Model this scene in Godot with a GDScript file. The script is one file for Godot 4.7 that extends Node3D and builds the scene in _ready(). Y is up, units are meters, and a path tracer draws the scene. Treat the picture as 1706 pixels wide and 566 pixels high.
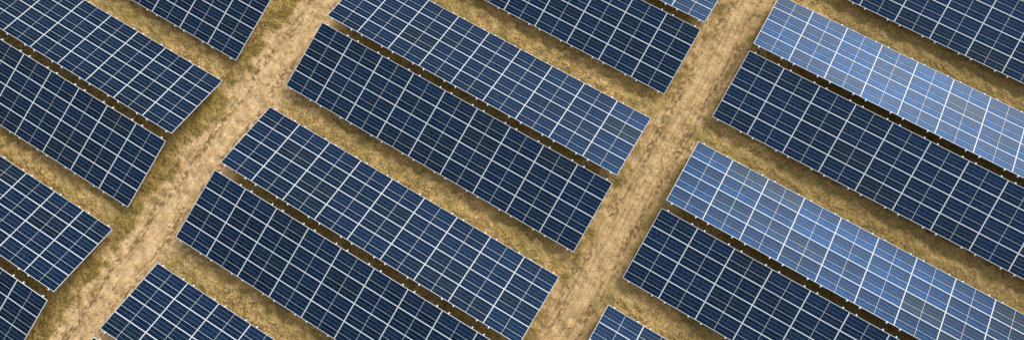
extends Node3D
# A solar farm from the air: long tables of panels standing back to back in pairs on bare, sandy ground.
# World: x to the right of the picture, z down the picture, y up, metres. Rows run along u, turned by THETA from x; v runs across the rows.

const THETA := 0.5397264          # direction of the rows
const EAVE := 0.5                # height of a table's low edge above the ground
const SLOPE_W := 3.9762           # length of a table up its slope
const TILT := 0.214692
const RIDGE_GAP := 0.4798
const PITCH_U := 2.0              # one panel and its joint along the row
const ROWS := 4
const FRAME_W := 0.019

var M := {}
var mesh_back: ArrayMesh
var mesh_frame: ArrayMesh
var mesh_three := []
var mesh_two := []
var rng := RandomNumberGenerator.new()
var n_big := FastNoiseLite.new()
var n_mid := FastNoiseLite.new()
var n_fine := FastNoiseLite.new()
var n_ridge := FastNoiseLite.new()
var n_grain := FastNoiseLite.new()


func _ready() -> void:
	rng.seed = 4711
	# ---------------------------------------------------------------- camera, sky, sun, exposure
	var cam := Camera3D.new()
	cam.name = "camera"
	cam.keep_aspect = Camera3D.KEEP_HEIGHT
	cam.fov = 25.68
	cam.near = 0.5
	cam.far = 2000.0
	cam.transform = Transform3D(Basis(Vector3(0.9993602, -0.0357669, 0.0), Vector3(0.0101044, 0.2823256, -0.9592654), Vector3(0.03431, 0.9586517, 0.2825063)).orthonormalized(), Vector3(0, 37.133 + EAVE, 0))
	cam.current = true
	add_child(cam)

	var env := Environment.new()
	env.background_mode = Environment.BG_SKY
	var az := deg_to_rad(45.0)
	var el := deg_to_rad(35.0)
	var towards := Vector3(cos(el) * cos(az), sin(el), -cos(el) * sin(az))
	var sm := PanoramaSkyMaterial.new()
	sm.panorama = ImageTexture.create_from_image(sky_image(towards))
	var sky := Sky.new()
	sky.sky_material = sm
	env.sky = sky
	env.tonemap_mode = Environment.TONE_MAPPER_LINEAR
	env.tonemap_exposure = 1.8
	env.sdfgi_enabled = true
	env.ssao_enabled = true
	env.ssil_enabled = true
	var we := WorldEnvironment.new()
	we.name = "world_environment"
	we.environment = env
	add_child(we)

	var sun := DirectionalLight3D.new()   # a veiled, low sun beyond the upper right of the picture
	sun.name = "sun"
	sun.light_energy = 0.5
	sun.light_angular_distance = 24.0
	sun.light_color = Color(1.0, 0.975, 0.93)
	sun.shadow_enabled = true
	add_child(sun)
	sun.look_at_from_position(towards * 100.0, Vector3.ZERO, Vector3.UP)

	# ---------------------------------------------------------------- setting
	setup_noise()
	make_materials()
	make_ground()
	# ---------------------------------------------------------------- solar tables
	make_panel_meshes()
	make_tables()
	# ---------------------------------------------------------------- small things on the ground
	make_clods()
	make_weeds()


# ------------------------------------------------------------------ helpers
func sky_image(towards: Vector3) -> Image:
	# veiled sky: blue-white, brightest overhead as under thin cloud, with a wide aureole round the hidden sun and soft cloud texture
	var im := Image.create(512, 256, false, Image.FORMAT_RGBF)
	var cl := FastNoiseLite.new()
	cl.seed = 77
	cl.frequency = 1.6
	cl.fractal_octaves = 4
	for j in 256:
		var up := PI * 0.5 - PI * (j + 0.5) / 256.0
		for i in 512:
			var a := TAU * (i + 0.5) / 512.0
			var d := Vector3(sin(a) * cos(up), sin(up), -cos(a) * cos(up))   # as PanoramaSkyMaterial lays it out
			var gamma := rad_to_deg(d.angle_to(towards))
			var h := clampf(1.0 - d.y, 0.0, 1.0)
			var c := Color(0.27, 0.287, 0.307).lerp(Color(0.17, 0.174, 0.178), h)
			var cloud := 1.0 + 0.10 * cl.get_noise_3d(d.x, d.y * 2.0, d.z)
			var glow := 3.6 * exp(-gamma / 18.0) + 2.2 * exp(-gamma / 38.0)
			if d.y < 0.0:
				c = Color(0.22, 0.18, 0.12)
				glow = 0.0
				cloud = 1.0
			im.set_pixel(i, j, Color(c.r * cloud * (1.0 + glow), c.g * cloud * (1.0 + glow), c.b * cloud * (1.0 + 0.96 * glow)))
	return im


func uv_to_xz(u: float, v: float) -> Vector2:
	return Vector2(u * cos(THETA) - v * sin(THETA), u * sin(THETA) + v * cos(THETA))


func box(st: SurfaceTool, c: Vector3, s: Vector3, b := Basis()) -> void:
	var h := s * 0.5
	for f in [[Vector3(1, 0, 0), Vector3(0, 1, 0), Vector3(0, 0, 1)], [Vector3(0, 1, 0), Vector3(0, 0, 1), Vector3(1, 0, 0)], [Vector3(0, 0, 1), Vector3(1, 0, 0), Vector3(0, 1, 0)]]:
		for sg in [1.0, -1.0]:
			var n: Vector3 = f[0] * sg
			var a: Vector3 = f[1]
			var d: Vector3 = f[2] * sg
			var p := [n - a - d, n + a - d, n + a + d, n - a + d]
			for k in [0, 2, 1, 0, 3, 2]:
				st.set_normal(b * n)
				st.add_vertex(b * (p[k] * h) + c)


func begin() -> SurfaceTool:
	var st := SurfaceTool.new()
	st.begin(Mesh.PRIMITIVE_TRIANGLES)
	return st


func part(called: String, mesh: Mesh, mat: Material, parent: Node, t := Transform3D()) -> MeshInstance3D:
	var o := MeshInstance3D.new()
	o.name = called
	o.mesh = mesh
	o.material_override = mat
	o.transform = t
	parent.add_child(o, true)
	return o


func setup_noise() -> void:
	for a in [[n_big, 0.28, 3, 11], [n_mid, 1.1, 3, 23], [n_fine, 4.2, 3, 37], [n_grain, 11.0, 2, 53]]:
		var n: FastNoiseLite = a[0]
		n.noise_type = FastNoiseLite.TYPE_SIMPLEX
		n.frequency = a[1]
		n.fractal_type = FastNoiseLite.FRACTAL_FBM
		n.fractal_octaves = a[2]
		n.seed = a[3]
	n_ridge.noise_type = FastNoiseLite.TYPE_SIMPLEX
	n_ridge.fractal_type = FastNoiseLite.FRACTAL_RIDGED
	n_ridge.fractal_octaves = 3
	n_ridge.frequency = 0.55
	n_ridge.seed = 71


# ------------------------------------------------------------------ materials
func cell_image(sd: int, base: Color, grey: float) -> Image:
	# five strips of twenty narrow cells each: colour of the silicon, thin contact lines, crystal grain
	var r := RandomNumberGenerator.new()
	r.seed = sd
	var w := 480
	var h := 225
	var im := Image.create(w, h, false, Image.FORMAT_RGB8)
	var gr := FastNoiseLite.new()
	gr.seed = sd
	gr.frequency = 0.05
	gr.fractal_octaves = 2
	var tone := []
	for k in 5 * 20:
		tone.append(r.randf_range(0.86, 1.14))
	for y in h:
		var s := y / 45
		var fy := y % 45
		for x in w:
			var c := x / 24
			var fx := x % 24
			var k: float = tone[s * 20 + c] * (1.0 + 0.22 * gr.get_noise_2d(x * 2.2, y * 0.9))
			var col := Color(base.r * k, base.g * k, base.b * k)
			col = col.lerp(Color(0.03, 0.032, 0.036), grey)
			if fx < 1:
				col = col.lerp(Color(0.06, 0.10, 0.17), 0.6)
			if (fy < 2 or fy > 42) and s != 3 and not (s == 0 and fy < 3) and not (s == 4 and fy > 40) and not (s == 2 and fy > 40):
				var dash := 1.0 if fx > 5 and fx < 18 else 0.65
				col = col.lerp(Color(0.13, 0.205, 0.32), 0.85 * dash)
			if s == 3 and fy > 42:
				col = col.lerp(Color(0.13, 0.205, 0.32), 0.85 * (1.0 if fx > 5 and fx < 18 else 0.65))
			im.set_pixel(x, y, col.linear_to_srgb())
	return im


func coat_image(sd: int, mean: float) -> Image:
	# how far the blue coating mirrors: crystal streaks that run up the slope, and a stronger coat on the two lower strips
	var im := Image.create(480, 225, false, Image.FORMAT_RGB8)
	var a := FastNoiseLite.new()
	a.seed = sd + 5
	a.frequency = 0.06
	a.fractal_octaves = 3
	var b := FastNoiseLite.new()
	b.seed = sd + 9
	b.frequency = 0.018
	for y in 225:
		for x in 480:
			var s := a.get_noise_2d(x * 0.5, y * 0.09) * 0.95 + a.get_noise_2d(x * 0.12 + 400.0, y * 0.7) * 0.25 + b.get_noise_2d(x, y) * 0.75
			var g := clampf((mean if y < 135 else mean + 0.26) + s * 0.8, 0.2, 1.0)
			var strip := y / 45
			var line := (y % 45 < 2 and strip in [1, 2, 4]) or (y % 45 > 42 and strip in [0, 1, 3])
			if line:
				g = 0.0   # the printed contact lines carry no coat
			im.set_pixel(x, y, Color(g, g, g))
	return im


func make_materials() -> void:
	var kinds := [[Color(0.0062, 0.0200, 0.0540), 0.0], [Color(0.0055, 0.0180, 0.0480), 0.0], [Color(0.0068, 0.0220, 0.0600), 0.0], [Color(0.0070, 0.0195, 0.0445), 0.02], [Color(0.0075, 0.0185, 0.0390), 0.05]]
	M.cells = []
	var pics := []
	for i in kinds.size():
		pics.append(ImageTexture.create_from_image(cell_image(100 + i, kinds[i][0], kinds[i][1])))
	for i in 10:
		var m := StandardMaterial3D.new()
		m.resource_name = "silicon_cells_%d" % i
		m.albedo_texture = pics[i % 5]
		m.roughness = 0.36
		m.metallic = 1.0           # the blue coating of the silicon mirrors blue
		m.metallic_texture = ImageTexture.create_from_image(coat_image(300 + i, [0.50, 0.46, 0.54, 0.44, 0.40, 0.52, 0.56, 0.48, 0.50, 0.44][i]))
		m.metallic_texture_channel = BaseMaterial3D.TEXTURE_CHANNEL_GREEN
		m.metallic_specular = 0.27 # etched anti-reflex glass
		M.cells.append(m)
	M.back = plain("white_backsheet", Color(0.74, 0.77, 0.80), 0.45)
	M.frame = plain("anodised_aluminium_frame", Color(0.75, 0.79, 0.84), 0.42)
	M.rail = plain("galvanised_rail", Color(0.78, 0.80, 0.82), 0.5)
	M.steel = plain("galvanised_steel", Color(0.34, 0.35, 0.35), 0.55)
	M.weed = plain("weed_leaf", Color(0.13, 0.135, 0.035), 0.8)
	M.clod = plain("soil_clod", Color(0.29, 0.19, 0.088), 0.95)


func plain(called: String, linear: Color, rough: float) -> StandardMaterial3D:
	var m := StandardMaterial3D.new()
	m.resource_name = called
	m.albedo_color = linear.linear_to_srgb()
	m.roughness = rough
	return m


# ------------------------------------------------------------------ ground
const GX0 := -37.0
const GX1 := 33.0
const GZ0 := -27.0
const GZ1 := 3.0
const TRACK_A := -21.2
const TRACK_B := -0.52


func valley_w(v: float) -> float:
	# metres below the low edge of the upper table within the open strip between two pairs (0 .. 1.56), else outside that span
	return fposmod(v + 0.96 - 4.12, 9.8)


func ground_height(u: float, v: float) -> float:
	var h := 0.04 * n_big.get_noise_2d(u, v) + 0.07 * n_mid.get_noise_2d(u, v) + 0.03 * n_fine.get_noise_2d(u, v)
	for c in [TRACK_A, TRACK_B]:
		var d: float = u - c
		var wob := 0.18 * n_big.get_noise_2d(v * 0.8, c * 3.0)
		for side in [-0.72, 0.72]:
			var q: float = (d - side + wob) / 0.2
			h -= 0.05 * exp(-q * q)
			h += 0.02 * n_fine.get_noise_2d(u * 1.5, v * 0.35) * exp(-q * q * 0.3)
	var w := valley_w(v)
	if w < 2.2:
		var q2 := (w - 0.75 + 0.35 * n_big.get_noise_2d(u * 1.2, v)) / 0.5
		h += 0.07 * exp(-q2 * q2)
		var q3 := (w - 0.15 + 0.3 * n_mid.get_noise_2d(u, v)) / 0.22
		h -= 0.05 * exp(-q3 * q3)
	return h


func ground_color(u: float, v: float) -> Color:
	var b := n_big.get_noise_2d(u, v)
	var m := n_mid.get_noise_2d(u, v)
	var f := 0.7 * n_fine.get_noise_2d(u, v) + 0.5 * n_grain.get_noise_2d(u * 0.75 + 9.0, v * 0.75)
	var g := n_grain.get_noise_2d(u, v)
	var wu := u + 0.35 * m
	var wv := v + 0.35 * n_mid.get_noise_2d(u + 90.0, v)
	var vein := n_ridge.get_noise_2d(wu * 1.9, wv * 2.3)
	var edge := 0.45 * b + 0.4 * m + 0.2 * f
	# loamy soil of the strips
	var soil := Color(0.41, 0.262, 0.098).lerp(Color(0.58, 0.385, 0.16), clampf(0.5 + 1.0 * m + 0.6 * f, 0, 1))
	soil = soil.lerp(Color(0.37, 0.265, 0.085), clampf(0.0 + 1.3 * b + 0.9 * f, 0, 0.8))
	# darker brown tone for the soil in the right block, uneven edge
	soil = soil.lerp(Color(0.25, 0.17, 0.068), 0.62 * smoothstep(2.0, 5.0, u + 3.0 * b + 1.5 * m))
	# sandy, driven tracks
	var ta := 1.0 - smoothstep(1.15, 1.75, absf(u - TRACK_A - 0.15) + 0.9 * edge)
	var tb := 1.0 - smoothstep(0.85, 1.55, absf(u - TRACK_B) + 0.9 * edge)
	var t := maxf(ta, tb)
	var sand := Color(0.74, 0.505, 0.275).lerp(Color(0.60, 0.395, 0.19), clampf(0.35 + 1.4 * m + 0.3 * f, 0, 1))
	if tb > ta:
		sand = sand.lerp(Color(0.54, 0.36, 0.165), 0.5)
	var streak := n_fine.get_noise_2d(u * 1.1, v * 0.07) + 0.35 * f
	sand = sand.lerp(Color(0.40, 0.255, 0.115), clampf(streak * 1.7, 0, 0.75) * (1.0 if tb > ta else 0.6))
	var col := soil.lerp(sand, t)
	# pale sand spilled from the tracks into the mouths of the strips
	var spill := maxf(1.0 - smoothstep(1.4, 4.2, absf(u - TRACK_A - 0.9)), 0.8 * (1.0 - smoothstep(1.2, 4.5, absf(u - TRACK_B)))) * clampf(0.5 + 1.5 * m, 0, 1)
	col = col.lerp(Color(0.50, 0.345, 0.165), spill * (1.0 - t) * 0.75)
	# moss and algae beside the ends of the tables
	var moss := exp(-pow((u + 22.95) / 0.6, 2.0)) + 0.5 * exp(-pow((u + 1.7) / 0.38, 2.0)) + 0.3 * exp(-pow((u - 0.85) / 0.35, 2.0))
	var mossy := clampf(moss * (0.7 + 1.7 * m + 0.9 * b) + 0.3 * f * moss, 0, 0.92)
	col = col.lerp(Color(0.42, 0.285, 0.075).lerp(Color(0.14, 0.10, 0.03), clampf(0.3 + 2.4 * f + 1.0 * m, 0, 1)), mossy)
	# green film in the strips
	var w := valley_w(v)
	var green := clampf((n_mid.get_noise_2d(u * 0.8 + 70.0, v * 1.1) - 0.1) * 2.8, 0, 1) * clampf(0.35 + 2.2 * f, 0, 1)
	col = col.lerp(Color(0.15, 0.15, 0.036), green * 0.5 * (1.0 - 0.85 * t))
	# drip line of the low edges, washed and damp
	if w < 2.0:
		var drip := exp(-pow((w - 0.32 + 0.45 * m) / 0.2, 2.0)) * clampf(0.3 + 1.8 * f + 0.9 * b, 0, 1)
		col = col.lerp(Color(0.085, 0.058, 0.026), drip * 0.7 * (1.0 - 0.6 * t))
	# cracks and rills
	var crack := smoothstep(0.74, 0.86, vein) * clampf(0.25 + 2.6 * n_mid.get_noise_2d(u * 0.7 + 15.0, v * 0.7), 0, 1)
	col = col.lerp(Color(0.14, 0.09, 0.042), crack * 0.8)
	# dark churned earth in the wheel ruts
	var mud := 0.0
	var rut := 0.0
	for c in [TRACK_A, TRACK_B]:
		var wob := 0.18 * n_big.get_noise_2d(v * 0.8, c * 3.0)
		for side in [-0.84, -0.6, 0.6, 0.84]:   # the edges of the wheel marks, as thin worn lines
			rut = maxf(rut, exp(-pow((u - c - side + wob + 0.05 * f) / 0.055, 2.0)))
		for side in [-0.72, 0.72]:
			mud = maxf(mud, exp(-pow((u - c - side + wob) / 0.3, 2.0)))
	mud *= smoothstep(-0.16, 0.02, n_mid.get_noise_2d(u * 0.9 + 200.0, v * 0.35)) * smoothstep(0.04, 0.12, n_fine.get_noise_2d(u * 0.9, v * 0.6 + 44.0) + 0.4 * g)
	rut *= clampf(0.35 + 1.6 * n_big.get_noise_2d(u * 0.6 + 33.0, v * 0.7), 0, 1) * t
	col = col.lerp(Color(0.30, 0.19, 0.085), rut * 0.6)
	col = col.lerp(Color(0.16, 0.10, 0.046), mud * 0.85)
	var spots := smoothstep(0.36, 0.44, n_fine.get_noise_2d(u * 0.6 + 31.0, v * 0.6) + 0.3 * g) * smoothstep(-0.1, 0.3, n_big.get_noise_2d(u + 60.0, v))
	col = col.lerp(Color(0.17, 0.113, 0.052), spots * (0.7 - 0.25 * t))
	var k := 1.0 + (0.40 - 0.16 * t) * g + (0.34 - 0.16 * t) * (smoothstep(-0.14, 0.14, f) - 0.5)
	k *= 0.88
	return Color(col.r * k, col.g * k, col.b * k)


func make_ground() -> void:
	var tw := 2048
	var th := 880
	var data := PackedByteArray()
	data.resize(tw * th * 3)
	var ct := cos(THETA)
	var sn := sin(THETA)
	var bump := PackedByteArray()
	bump.resize(tw * th)
	var at := 0
	for j in th:
		var z := GZ0 + (GZ1 - GZ0) * (j + 0.5) / th
		for i in tw:
			var x := GX0 + (GX1 - GX0) * (i + 0.5) / tw
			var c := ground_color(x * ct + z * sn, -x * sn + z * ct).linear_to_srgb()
			data[at] = clampi(int(c.r * 255.0), 0, 255)
			data[at + 1] = clampi(int(c.g * 255.0), 0, 255)
			data[at + 2] = clampi(int(c.b * 255.0), 0, 255)
			at += 3
			var bu := x * ct + z * sn
			var smooth := 0.4 + 0.6 * smoothstep(0.9, 1.7, minf(absf(bu - TRACK_A), absf(bu - TRACK_B)))   # sand driven flat
			bump[j * tw + i] = clampi(int(127.0 + smooth * (70.0 * n_grain.get_noise_2d(x * 0.8, z * 0.8) + 90.0 * n_fine.get_noise_2d(x * 0.9, z * 0.9))), 0, 255)
	var m := StandardMaterial3D.new()
	m.resource_name = "sandy_soil"
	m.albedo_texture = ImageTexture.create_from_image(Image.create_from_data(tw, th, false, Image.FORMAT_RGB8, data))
	m.roughness = 0.95
	m.metallic_specular = 0.2
	var relief := Image.create_from_data(tw, th, false, Image.FORMAT_L8, bump)
	relief.bump_map_to_normal_map(2.2)
	m.normal_enabled = true
	m.normal_texture = ImageTexture.create_from_image(relief)
	M.ground = m
	# one grid of points, fine where the photograph looks, coarse out to the horizon
	var xs := []
	var zs := []
	for e in [-600.0, -300.0, -150.0, -90.0, -60.0, -45.0]:
		xs.append(e)
	var nx := 700
	for i in nx + 1:
		xs.append(GX0 + (GX1 - GX0) * i / nx)
	for e in [42.0, 60.0, 90.0, 150.0, 300.0, 600.0]:
		xs.append(e)
	for e in [-600.0, -300.0, -150.0, -90.0, -60.0, -40.0]:
		zs.append(e)
	var nz := 300
	for i in nz + 1:
		zs.append(GZ0 + (GZ1 - GZ0) * i / nz)
	for e in [12.0, 30.0, 60.0, 150.0, 300.0, 600.0]:
		zs.append(e)
	var pos := PackedVector3Array()
	var nor := PackedVector3Array()
	var uvs := PackedVector2Array()
	var us := PackedFloat32Array()
	for z in zs:
		for x in xs:
			var u: float = x * ct + z * sn
			var v: float = -x * sn + z * ct
			pos.append(Vector3(x, ground_height(u, v), z))
			uvs.append(Vector2((x - GX0) / (GX1 - GX0), (z - GZ0) / (GZ1 - GZ0)))
			us.append(u)
	var wn := xs.size()
	var hn := zs.size()
	for j in hn:
		for i in wn:
			var dx := pos[j * wn + mini(i + 1, wn - 1)] - pos[j * wn + maxi(i - 1, 0)]
			var dz := pos[mini(j + 1, hn - 1) * wn + i] - pos[maxi(j - 1, 0) * wn + i]
			nor.append(dz.cross(dx).normalized())
	var idx := [PackedInt32Array(), PackedInt32Array(), PackedInt32Array()]
	for j in hn - 1:
		for i in wn - 1:
			var a := j * wn + i
			var which := 0
			if xs[i] >= GX0 and xs[i] < GX1 and zs[j] >= GZ0 and zs[j] < GZ1:
				var v2: float = -xs[i] * sn + zs[j] * ct
				var wig := 0.35 * n_mid.get_noise_2d(us[a], v2) + 0.3 * n_big.get_noise_2d(us[a], v2)
				if absf(us[a] - TRACK_A + wig) < 1.5:
					which = 1
				elif absf(us[a] - TRACK_B + wig) < 1.3:
					which = 2
			var l: PackedInt32Array = idx[which]
			l.append_array(PackedInt32Array([a, a + 1, a + wn, a + 1, a + wn + 1, a + wn]))
			idx[which] = l
	var names := ["ground", "dirt_track", "dirt_track_001"]
	var labels := ["bare brown soil with moss and weeds between and under the solar tables", "broad pale sandy track between the left and the middle block of solar tables", "sandy wheel-marked track between the middle and the right block of solar tables"]
	for k in 3:
		var remap := {}
		var p2 := PackedVector3Array()
		var n2 := PackedVector3Array()
		var t2 := PackedVector2Array()
		var i2 := PackedInt32Array()
		for a in idx[k]:
			if not remap.has(a):
				remap[a] = p2.size()
				p2.append(pos[a])
				n2.append(nor[a])
				t2.append(uvs[a])
			i2.append(remap[a])
		var arr := []
		arr.resize(Mesh.ARRAY_MAX)
		arr[Mesh.ARRAY_VERTEX] = p2
		arr[Mesh.ARRAY_NORMAL] = n2
		arr[Mesh.ARRAY_TEX_UV] = t2
		arr[Mesh.ARRAY_INDEX] = i2
		var am := ArrayMesh.new()
		am.add_surface_from_arrays(Mesh.PRIMITIVE_TRIANGLES, arr)
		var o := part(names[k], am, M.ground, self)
		o.set_meta("kind", "structure")
		o.set_meta("label", labels[k])
		o.set_meta("category", "ground" if k == 0 else "track")


# ------------------------------------------------------------------ panels
const PAN_U := 1.993
const PAN_V := 0.9885
const SAG := 0.007


func bow(z: float) -> float:
	var q := z / (PAN_V * 0.5)
	return -SAG * (1.0 - q * q)


func make_panel_meshes() -> void:
	# laminate with its white backsheet, slightly sagging between the clamps
	var st := begin()
	var hu := PAN_U * 0.5 - 0.004
	var hv := PAN_V * 0.5 - 0.004
	var n := 6
	for k in n:
		var z0 := -hv + 2.0 * hv * k / n
		var z1 := -hv + 2.0 * hv * (k + 1) / n
		for lay in [[0.0, 1], [-0.006, -1]]:
			var p := [Vector3(-hu, bow(z0) + lay[0], z0), Vector3(hu, bow(z0) + lay[0], z0), Vector3(hu, bow(z1) + lay[0], z1), Vector3(-hu, bow(z1) + lay[0], z1)]
			for q in ([0, 1, 2, 0, 2, 3] if lay[1] > 0 else [0, 2, 1, 0, 3, 2]):
				st.set_uv(Vector2(0, 0))
				st.add_vertex(p[q])
	st.generate_normals()
	mesh_back = st.commit()
	# frame: four bars with a chamfered top edge
	st = begin()
	frame_bar(st, PAN_U, PAN_V, false)
	frame_bar(st, PAN_U, PAN_V, true)
	mesh_frame = st.commit()
	# the four fields of cells in a panel: three strips towards -z, two towards +z, left and right of the middle
	var strip := (PAN_V - 2.0 * FRAME_W - 0.006 - 0.014) / 5.0
	for half in 2:
		mesh_three.append(cell_field(-PAN_V * 0.5 + FRAME_W + 0.003, strip * 3.0, 0.0, 0.6, half * 0.5))
		mesh_two.append(cell_field(-PAN_V * 0.5 + FRAME_W + 0.003 + strip * 3.0 + 0.014, strip * 2.0, 0.6, 1.0, half * 0.5))


func frame_bar(st: SurfaceTool, lu: float, lv: float, along_v: bool) -> void:
	var w := FRAME_W
	var y1 := 0.008
	var y0 := -0.034
	var c := 0.003
	for s in [-1.0, 1.0]:
		var len := (lv - 2.0 * w) if along_v else lu
		var mid: float = s * ((lu if along_v else lv) * 0.5 - w * 0.5)
		var prof := [Vector2(-w * 0.5, y0), Vector2(-w * 0.5, y1 - c), Vector2(-w * 0.5 + c, y1), Vector2(w * 0.5 - c, y1), Vector2(w * 0.5, y1 - c), Vector2(w * 0.5, y0)]
		for k in prof.size():
			var a: Vector2 = prof[k]
			var b: Vector2 = prof[(k + 1) % prof.size()]
			var nn := Vector2(-(b.y - a.y), b.x - a.x).normalized()
			var q := []
			for e in [[a, -0.5], [b, -0.5], [b, 0.5], [a, 0.5]]:
				var pp: Vector2 = e[0]
				var t: float = e[1] * len
				q.append(Vector3(mid + pp.x, pp.y, t) if along_v else Vector3(t, pp.y, mid + pp.x))
			var n3 := Vector3(nn.x, nn.y, 0) if along_v else Vector3(0, nn.y, nn.x)
			for i in ([0, 2, 1, 0, 3, 2] if not along_v else [0, 1, 2, 0, 2, 3]):
				st.set_normal(n3)
				st.add_vertex(q[i])
		for e in [-0.5, 0.5]:
			for k in range(1, prof.size() - 1):
				var tri := []
				for i in ([0, k, k + 1] if (e > 0) == along_v else [0, k + 1, k]):
					var pp: Vector2 = prof[i]
					tri.append(Vector3(mid + pp.x, pp.y, e * len) if along_v else Vector3(e * len, pp.y, mid + pp.x))
				for p in tri:
					st.set_normal(Vector3(0, 0, signf(e)) if along_v else Vector3(signf(e), 0, 0))
					st.add_vertex(p)


func cell_field(z_from: float, depth: float, v_from: float, v_to: float, u_from: float) -> ArrayMesh:
	var st := begin()
	var lu := (PAN_U - 2.0 * FRAME_W - 0.006 - 0.014) * 0.5
	var n := 4
	for k in n:
		var f0 := float(k) / n
		var f1 := float(k + 1) / n
		var z0 := z_from + depth * f0
		var z1 := z_from + depth * f1
		var v0 := lerpf(v_from, v_to, f0)
		var v1 := lerpf(v_from, v_to, f1)
		var p := [Vector3(-lu * 0.5, bow(z0) + 0.003, z0), Vector3(lu * 0.5, bow(z0) + 0.003, z0), Vector3(lu * 0.5, bow(z1) + 0.003, z1), Vector3(-lu * 0.5, bow(z1) + 0.003, z1)]
		var t := [Vector2(u_from, v0), Vector2(u_from + 0.5, v0), Vector2(u_from + 0.5, v1), Vector2(u_from, v1)]
		for q in [0, 1, 2, 0, 2, 3]:
			var z: float = p[q].z
			st.set_uv(t[q])
			st.set_normal(Vector3(0, 1, -2.0 * SAG * z / pow(PAN_V * 0.5, 2.0)).normalized())
			st.add_vertex(p[q])
	return st.commit()


# ------------------------------------------------------------------ tables
func make_tables() -> void:
	# block, side of the pair (-1: falls to the upper right, 1: to the lower left), u of its left end, v of the pair's middle, change of height, change of tilt, label
	var T := []
	var A := -23.12 - 18.0
	var B := -19.88
	var C := 0.84
	T.append([1, A - 0.05, -10.519, 0.0, 0.0, "short visible solar table at the top edge, left of the broad pale track"])
	T.append([-1, A, -0.926, -0.057, 0.0035, "dark solar table reaching into the top left corner, upper one of its pair"])
	T.append([1, A, -0.926, -0.057, 0.0035, "solar table below the long dark gap at the left edge, ending beside mossy ground"])
	T.append([-1, A + 0.08, 8.635, -0.015, 0.0, "solar table at the left edge below the brown strip, its corner pointing at the track"])
	T.append([1, A + 0.08, 8.635, -0.015, 0.0, "solar table in the bottom left corner with only its end visible"])
	T.append([-1, B - 0.03, -20.523, 0.004, -0.0037, "narrow bright tip of a solar table at the top edge beside the right track"])
	T.append([1, B - 0.03, -20.523, 0.004, -0.0037, "dark solar table at the top centre ending at the right track"])
	T.append([-1, B, -10.712, 0.002, -0.0028, "slightly streaky blue solar table in the middle block, upper one of the upper full pair"])
	T.append([1, B, -10.712, 0.002, -0.0028, "full length dark solar table in the centre, lower one of the upper full pair"])
	T.append([-1, B, -0.995, 0.055, -0.0136, "full length solar table in the middle block, upper one of the lower full pair"])
	T.append([1, B, -0.995, 0.055, -0.0136, "dark solar table in the middle block running out of the bottom edge"])
	T.append([-1, B, 8.808, 0.004, -0.001, "solar table at the bottom edge with its left end beside the broad pale track"])
	T.append([1, B, 8.808, 0.004, -0.001, "tiny corner of a solar table at the bottom edge on the pale track"])
	T.append([1, C, -30.451, 0.0, 0.0, "deep blue solar table in the top right corner above the dark soil strip"])
	T.append([-1, C, -20.643, 0.026, 0.0182, "palest solar table with bright streaky glare, running to the upper right edge"])
	T.append([1, C, -20.643, 0.026, 0.0182, "dark blue solar table directly below the palest one, running to the right edge"])
	T.append([-1, C, -10.831, -0.018, 0.0, "bright mid blue solar table with streaky sheen, running to the lower right corner"])
	T.append([1, C, -10.831, -0.018, 0.0, "dark solar table below the mid blue one at the bottom right"])
	T.append([-1, C + 0.02, -1.054, 0.0, 0.0, "corner of a solar table at the bottom edge just right of the right track"])
	for i in T.size():
		make_table(i, T[i])


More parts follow.
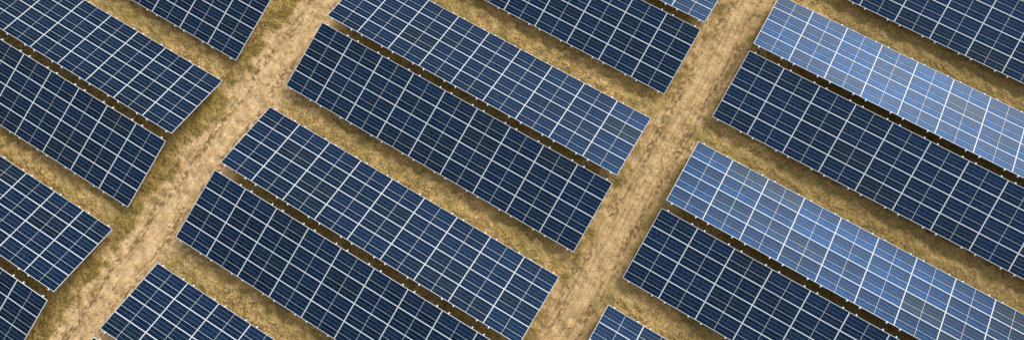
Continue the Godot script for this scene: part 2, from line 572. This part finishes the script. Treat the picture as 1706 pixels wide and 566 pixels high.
func make_table(i: int, d: Array) -> void:
	var side: float = d[0]
	var tilt: float = TILT + d[4]
	var cols := 9
	var length := cols * PITCH_U
	var root := Node3D.new()
	root.name = "solar_table" if i == 0 else "solar_table_%03d" % i
	add_child(root)
	root.set_meta("label", d[5])
	root.set_meta("category", "solar table")
	root.set_meta("group", "solar tables standing in pairs on the sandy ground")
	var run := SLOPE_W * cos(tilt)
	var rise := SLOPE_W * sin(tilt)
	var vc: float = d[2] + side * (RIDGE_GAP * 0.5 + run * 0.5)
	var xz := uv_to_xz(d[1] + length * 0.5, vc)
	root.transform = Transform3D(Basis(Vector3.UP, -THETA), Vector3(xz.x, 0, xz.y))
	var y_mid: float = EAVE + d[3] + rise * 0.5
	# the plane of the panels, in the table's own axes: x along the row, z down the picture; side -1 rises towards +z
	var plane := Transform3D(Basis(Vector3.RIGHT, tilt * side), Vector3(0, y_mid, 0))
	for c in cols:
		for r in ROWS:
			var jig := Basis(Vector3.RIGHT, rng.randfn(0.0, 0.005)) * Basis(Vector3.BACK, rng.randfn(0.0, 0.004))
			var centre := Vector3(-length * 0.5 + (c + 0.5) * PITCH_U, rng.randf_range(-0.001, 0.001), -SLOPE_W * 0.5 + (r + 0.5) * SLOPE_W / ROWS)
			var panel := part("solar_panel", mesh_back, M.back, root, plane * Transform3D(jig, centre))
			part("frame", mesh_frame, M.frame, panel)
			var roll := rng.randf()
			var mat: Material = M.cells[(5 if rng.randf() < 0.5 else 0) + (0 if roll < 0.4 else 1 if roll < 0.6 else 2 if roll < 0.84 else 3 if roll < 0.955 else 4)]
			var off := (PAN_U - 2.0 * FRAME_W - 0.006 - 0.014) * 0.25 + 0.007
			for s in [-1.0, 1.0]:
				part("cell_field", mesh_three[0 if s < 0.0 else 1], mat, panel, Transform3D(Basis(), Vector3(s * off, 0, 0)))
				part("cell_field", mesh_two[0 if s < 0.0 else 1], mat, panel, Transform3D(Basis(), Vector3(s * off, 0, 0)))
	# rails up the slope under the panels, their ends showing beyond both edges
	var rail := rail_mesh()
	for c in cols:
		for f in [0.17, 0.83]:
			part("rail", rail, M.rail, root, plane * Transform3D(Basis(), Vector3(-length * 0.5 + (c + f) * PITCH_U + rng.randf_range(-0.015, 0.015), -0.062, 0)))
	# two purlins along the row, and posts down into the soil
	var pst := begin()
	box(pst, Vector3.ZERO, Vector3(length - 0.3, 0.09, 0.06))
	var purlin := pst.commit()
	for z in [-1.15, 1.15]:
		part("purlin", purlin, M.steel, root, plane * Transform3D(Basis(), Vector3(0, -0.132, z)))
	for k in 5:
		var x := -length * 0.5 + 0.85 + k * (length - 1.7) / 4.0
		for z in [-1.15, 1.15]:
			var top: Vector3 = plane * Vector3(x, -0.17, z)
			var ps := begin()
			box(ps, Vector3(0, (top.y - 0.25) * 0.5, 0), Vector3(0.10, top.y + 0.25, 0.06))
			part("post", ps.commit(), M.steel, root, Transform3D(Basis(), Vector3(top.x, 0, top.z)))
		var ridge_top: Vector3 = plane * Vector3(x + 0.09, -0.12, -side * 1.75)
		var foot: Vector3 = plane * Vector3(x + 0.09, -0.17, -side * 1.15)
		var a := Vector3(ridge_top.x, ridge_top.y, ridge_top.z)
		var b := Vector3(foot.x, 0.28, foot.z)
		var bs := begin()
		var dirv := (a - b).normalized()
		box(bs, (a + b) * 0.5, Vector3(0.045, (a - b).length(), 0.045), Basis(Vector3.RIGHT, dirv, Vector3.RIGHT.cross(dirv)))
		part("brace", bs.commit(), M.steel, root)


func rail_mesh() -> ArrayMesh:
	if not M.has("rail_mesh"):
		var st := begin()
		var over := 0.08
		box(st, Vector3.ZERO, Vector3(0.055, 0.054, SLOPE_W + 2.0 * over))
		for s in [-1.0, 1.0]:   # end clamps that hold the outermost frames
			box(st, Vector3(0, 0.047, s * (SLOPE_W * 0.5 + 0.026)), Vector3(0.07, 0.04, 0.046))
		M.rail_mesh = st.commit()
	return M.rail_mesh


# ------------------------------------------------------------------ small things on the ground
func in_open(u: float, v: float) -> bool:
	if absf(u - TRACK_A) < 1.9 or absf(u - TRACK_B) < 1.7:
		return true
	return valley_w(v) < 1.7


func make_clods() -> void:
	var st := begin()
	var r := RandomNumberGenerator.new()
	r.seed = 9
	var s := SphereMesh.new()
	s.radius = 0.5
	s.height = 1.0
	s.radial_segments = 7
	s.rings = 4
	var arr := s.get_mesh_arrays()
	var vs: PackedVector3Array = arr[Mesh.ARRAY_VERTEX]
	for k in vs.size():
		vs[k] = vs[k] * (1.0 + 0.9 * n_mid.get_noise_3d(vs[k].x * 1.3, vs[k].y * 1.3, vs[k].z * 1.3))
	arr[Mesh.ARRAY_VERTEX] = vs
	var tmp := ArrayMesh.new()
	tmp.add_surface_from_arrays(Mesh.PRIMITIVE_TRIANGLES, arr)
	st.append_from(tmp, 0, Transform3D())
	var mesh := st.commit()
	var list := []
	for k in 60000:
		var u := r.randf_range(-42.0, 24.0)
		var v := r.randf_range(-34.0, 15.0)
		if not in_open(u, v):
			continue
		var dens := smoothstep(0.02, 0.4, n_mid.get_noise_2d(u * 0.9 + 200.0, v * 0.35)) * smoothstep(-0.1, 0.25, n_fine.get_noise_2d(u * 0.9, v * 0.6 + 44.0)) + 0.008
		if r.randf() > dens:
			continue
		var xz := uv_to_xz(u, v)
		if xz.x < GX0 or xz.x > GX1 or xz.y < GZ0 or xz.y > GZ1:
			continue
		var size := r.randf_range(0.016, 0.045) * (1.0 + 1.2 * pow(r.randf(), 6.0))
		var b := Basis(Vector3.UP, r.randf() * TAU).scaled(Vector3(size * r.randf_range(1.0, 1.8), size * 0.7, size * r.randf_range(1.0, 1.5)))
		list.append(Transform3D(b, Vector3(xz.x, ground_height(u, v) + size * 0.15, xz.y)))
	scatter("soil_clods", mesh, M.clod, list, "small dark clods and crumbs of soil scattered on the tracks and strips", "soil")


func make_weeds() -> void:
	var st := begin()
	var r := RandomNumberGenerator.new()
	r.seed = 19
	for k in 14:
		var a := r.randf() * TAU
		var lean := r.randf_range(0.3, 1.0)
		var l := r.randf_range(0.6, 1.0)
		var dirv := Vector3(cos(a) * lean, 0.8, sin(a) * lean).normalized() * l
		var sidev := Vector3(-sin(a), 0, cos(a)) * 0.13
		var root := Vector3(r.randf_range(-0.25, 0.25), 0, r.randf_range(-0.25, 0.25))
		var mid := root + dirv * 0.55 + Vector3(0, 0.08, 0)
		var tip := root + dirv + Vector3(0, -0.12, 0)
		for tri in [[root, mid - sidev, mid + sidev], [mid - sidev, tip, mid + sidev]]:
			for p in tri:
				st.add_vertex(p)
	st.generate_normals()
	var mesh := st.commit()
	var list := []
	for k in 60000:
		var u := r.randf_range(-42.0, 24.0)
		var v := r.randf_range(-34.0, 15.0)
		if not in_open(u, v) or absf(u - TRACK_A - 0.2) < 1.3 or absf(u - TRACK_B) < 0.95:
			continue
		var patch := n_mid.get_noise_2d(u * 0.8 + 70.0, v * 1.1)
		var dens := smoothstep(0.2, 0.55, patch) * 0.6 + 0.008
		if r.randf() > dens:
			continue
		var xz := uv_to_xz(u, v)
		if xz.x < GX0 or xz.x > GX1 or xz.y < GZ0 or xz.y > GZ1:
			continue
		var size := r.randf_range(0.03, 0.085)
		list.append(Transform3D(Basis(Vector3.UP, r.randf() * TAU).scaled(Vector3(size, size * 0.8, size)), Vector3(xz.x, ground_height(u, v) - 0.003, xz.y)))
	scatter("low_weeds", mesh, M.weed, list, "low green weeds growing in patches in the strips between the tables", "weeds")


func scatter(called: String, mesh: Mesh, mat: Material, list: Array, label: String, category: String) -> void:
	var mm := MultiMesh.new()
	mm.transform_format = MultiMesh.TRANSFORM_3D
	mm.mesh = mesh
	mm.instance_count = list.size()
	for k in list.size():
		mm.set_instance_transform(k, list[k])
	var o := MultiMeshInstance3D.new()
	o.name = called
	o.multimesh = mm
	o.material_override = mat
	add_child(o)
	o.set_meta("kind", "stuff")
	o.set_meta("label", label)
	o.set_meta("category", category)
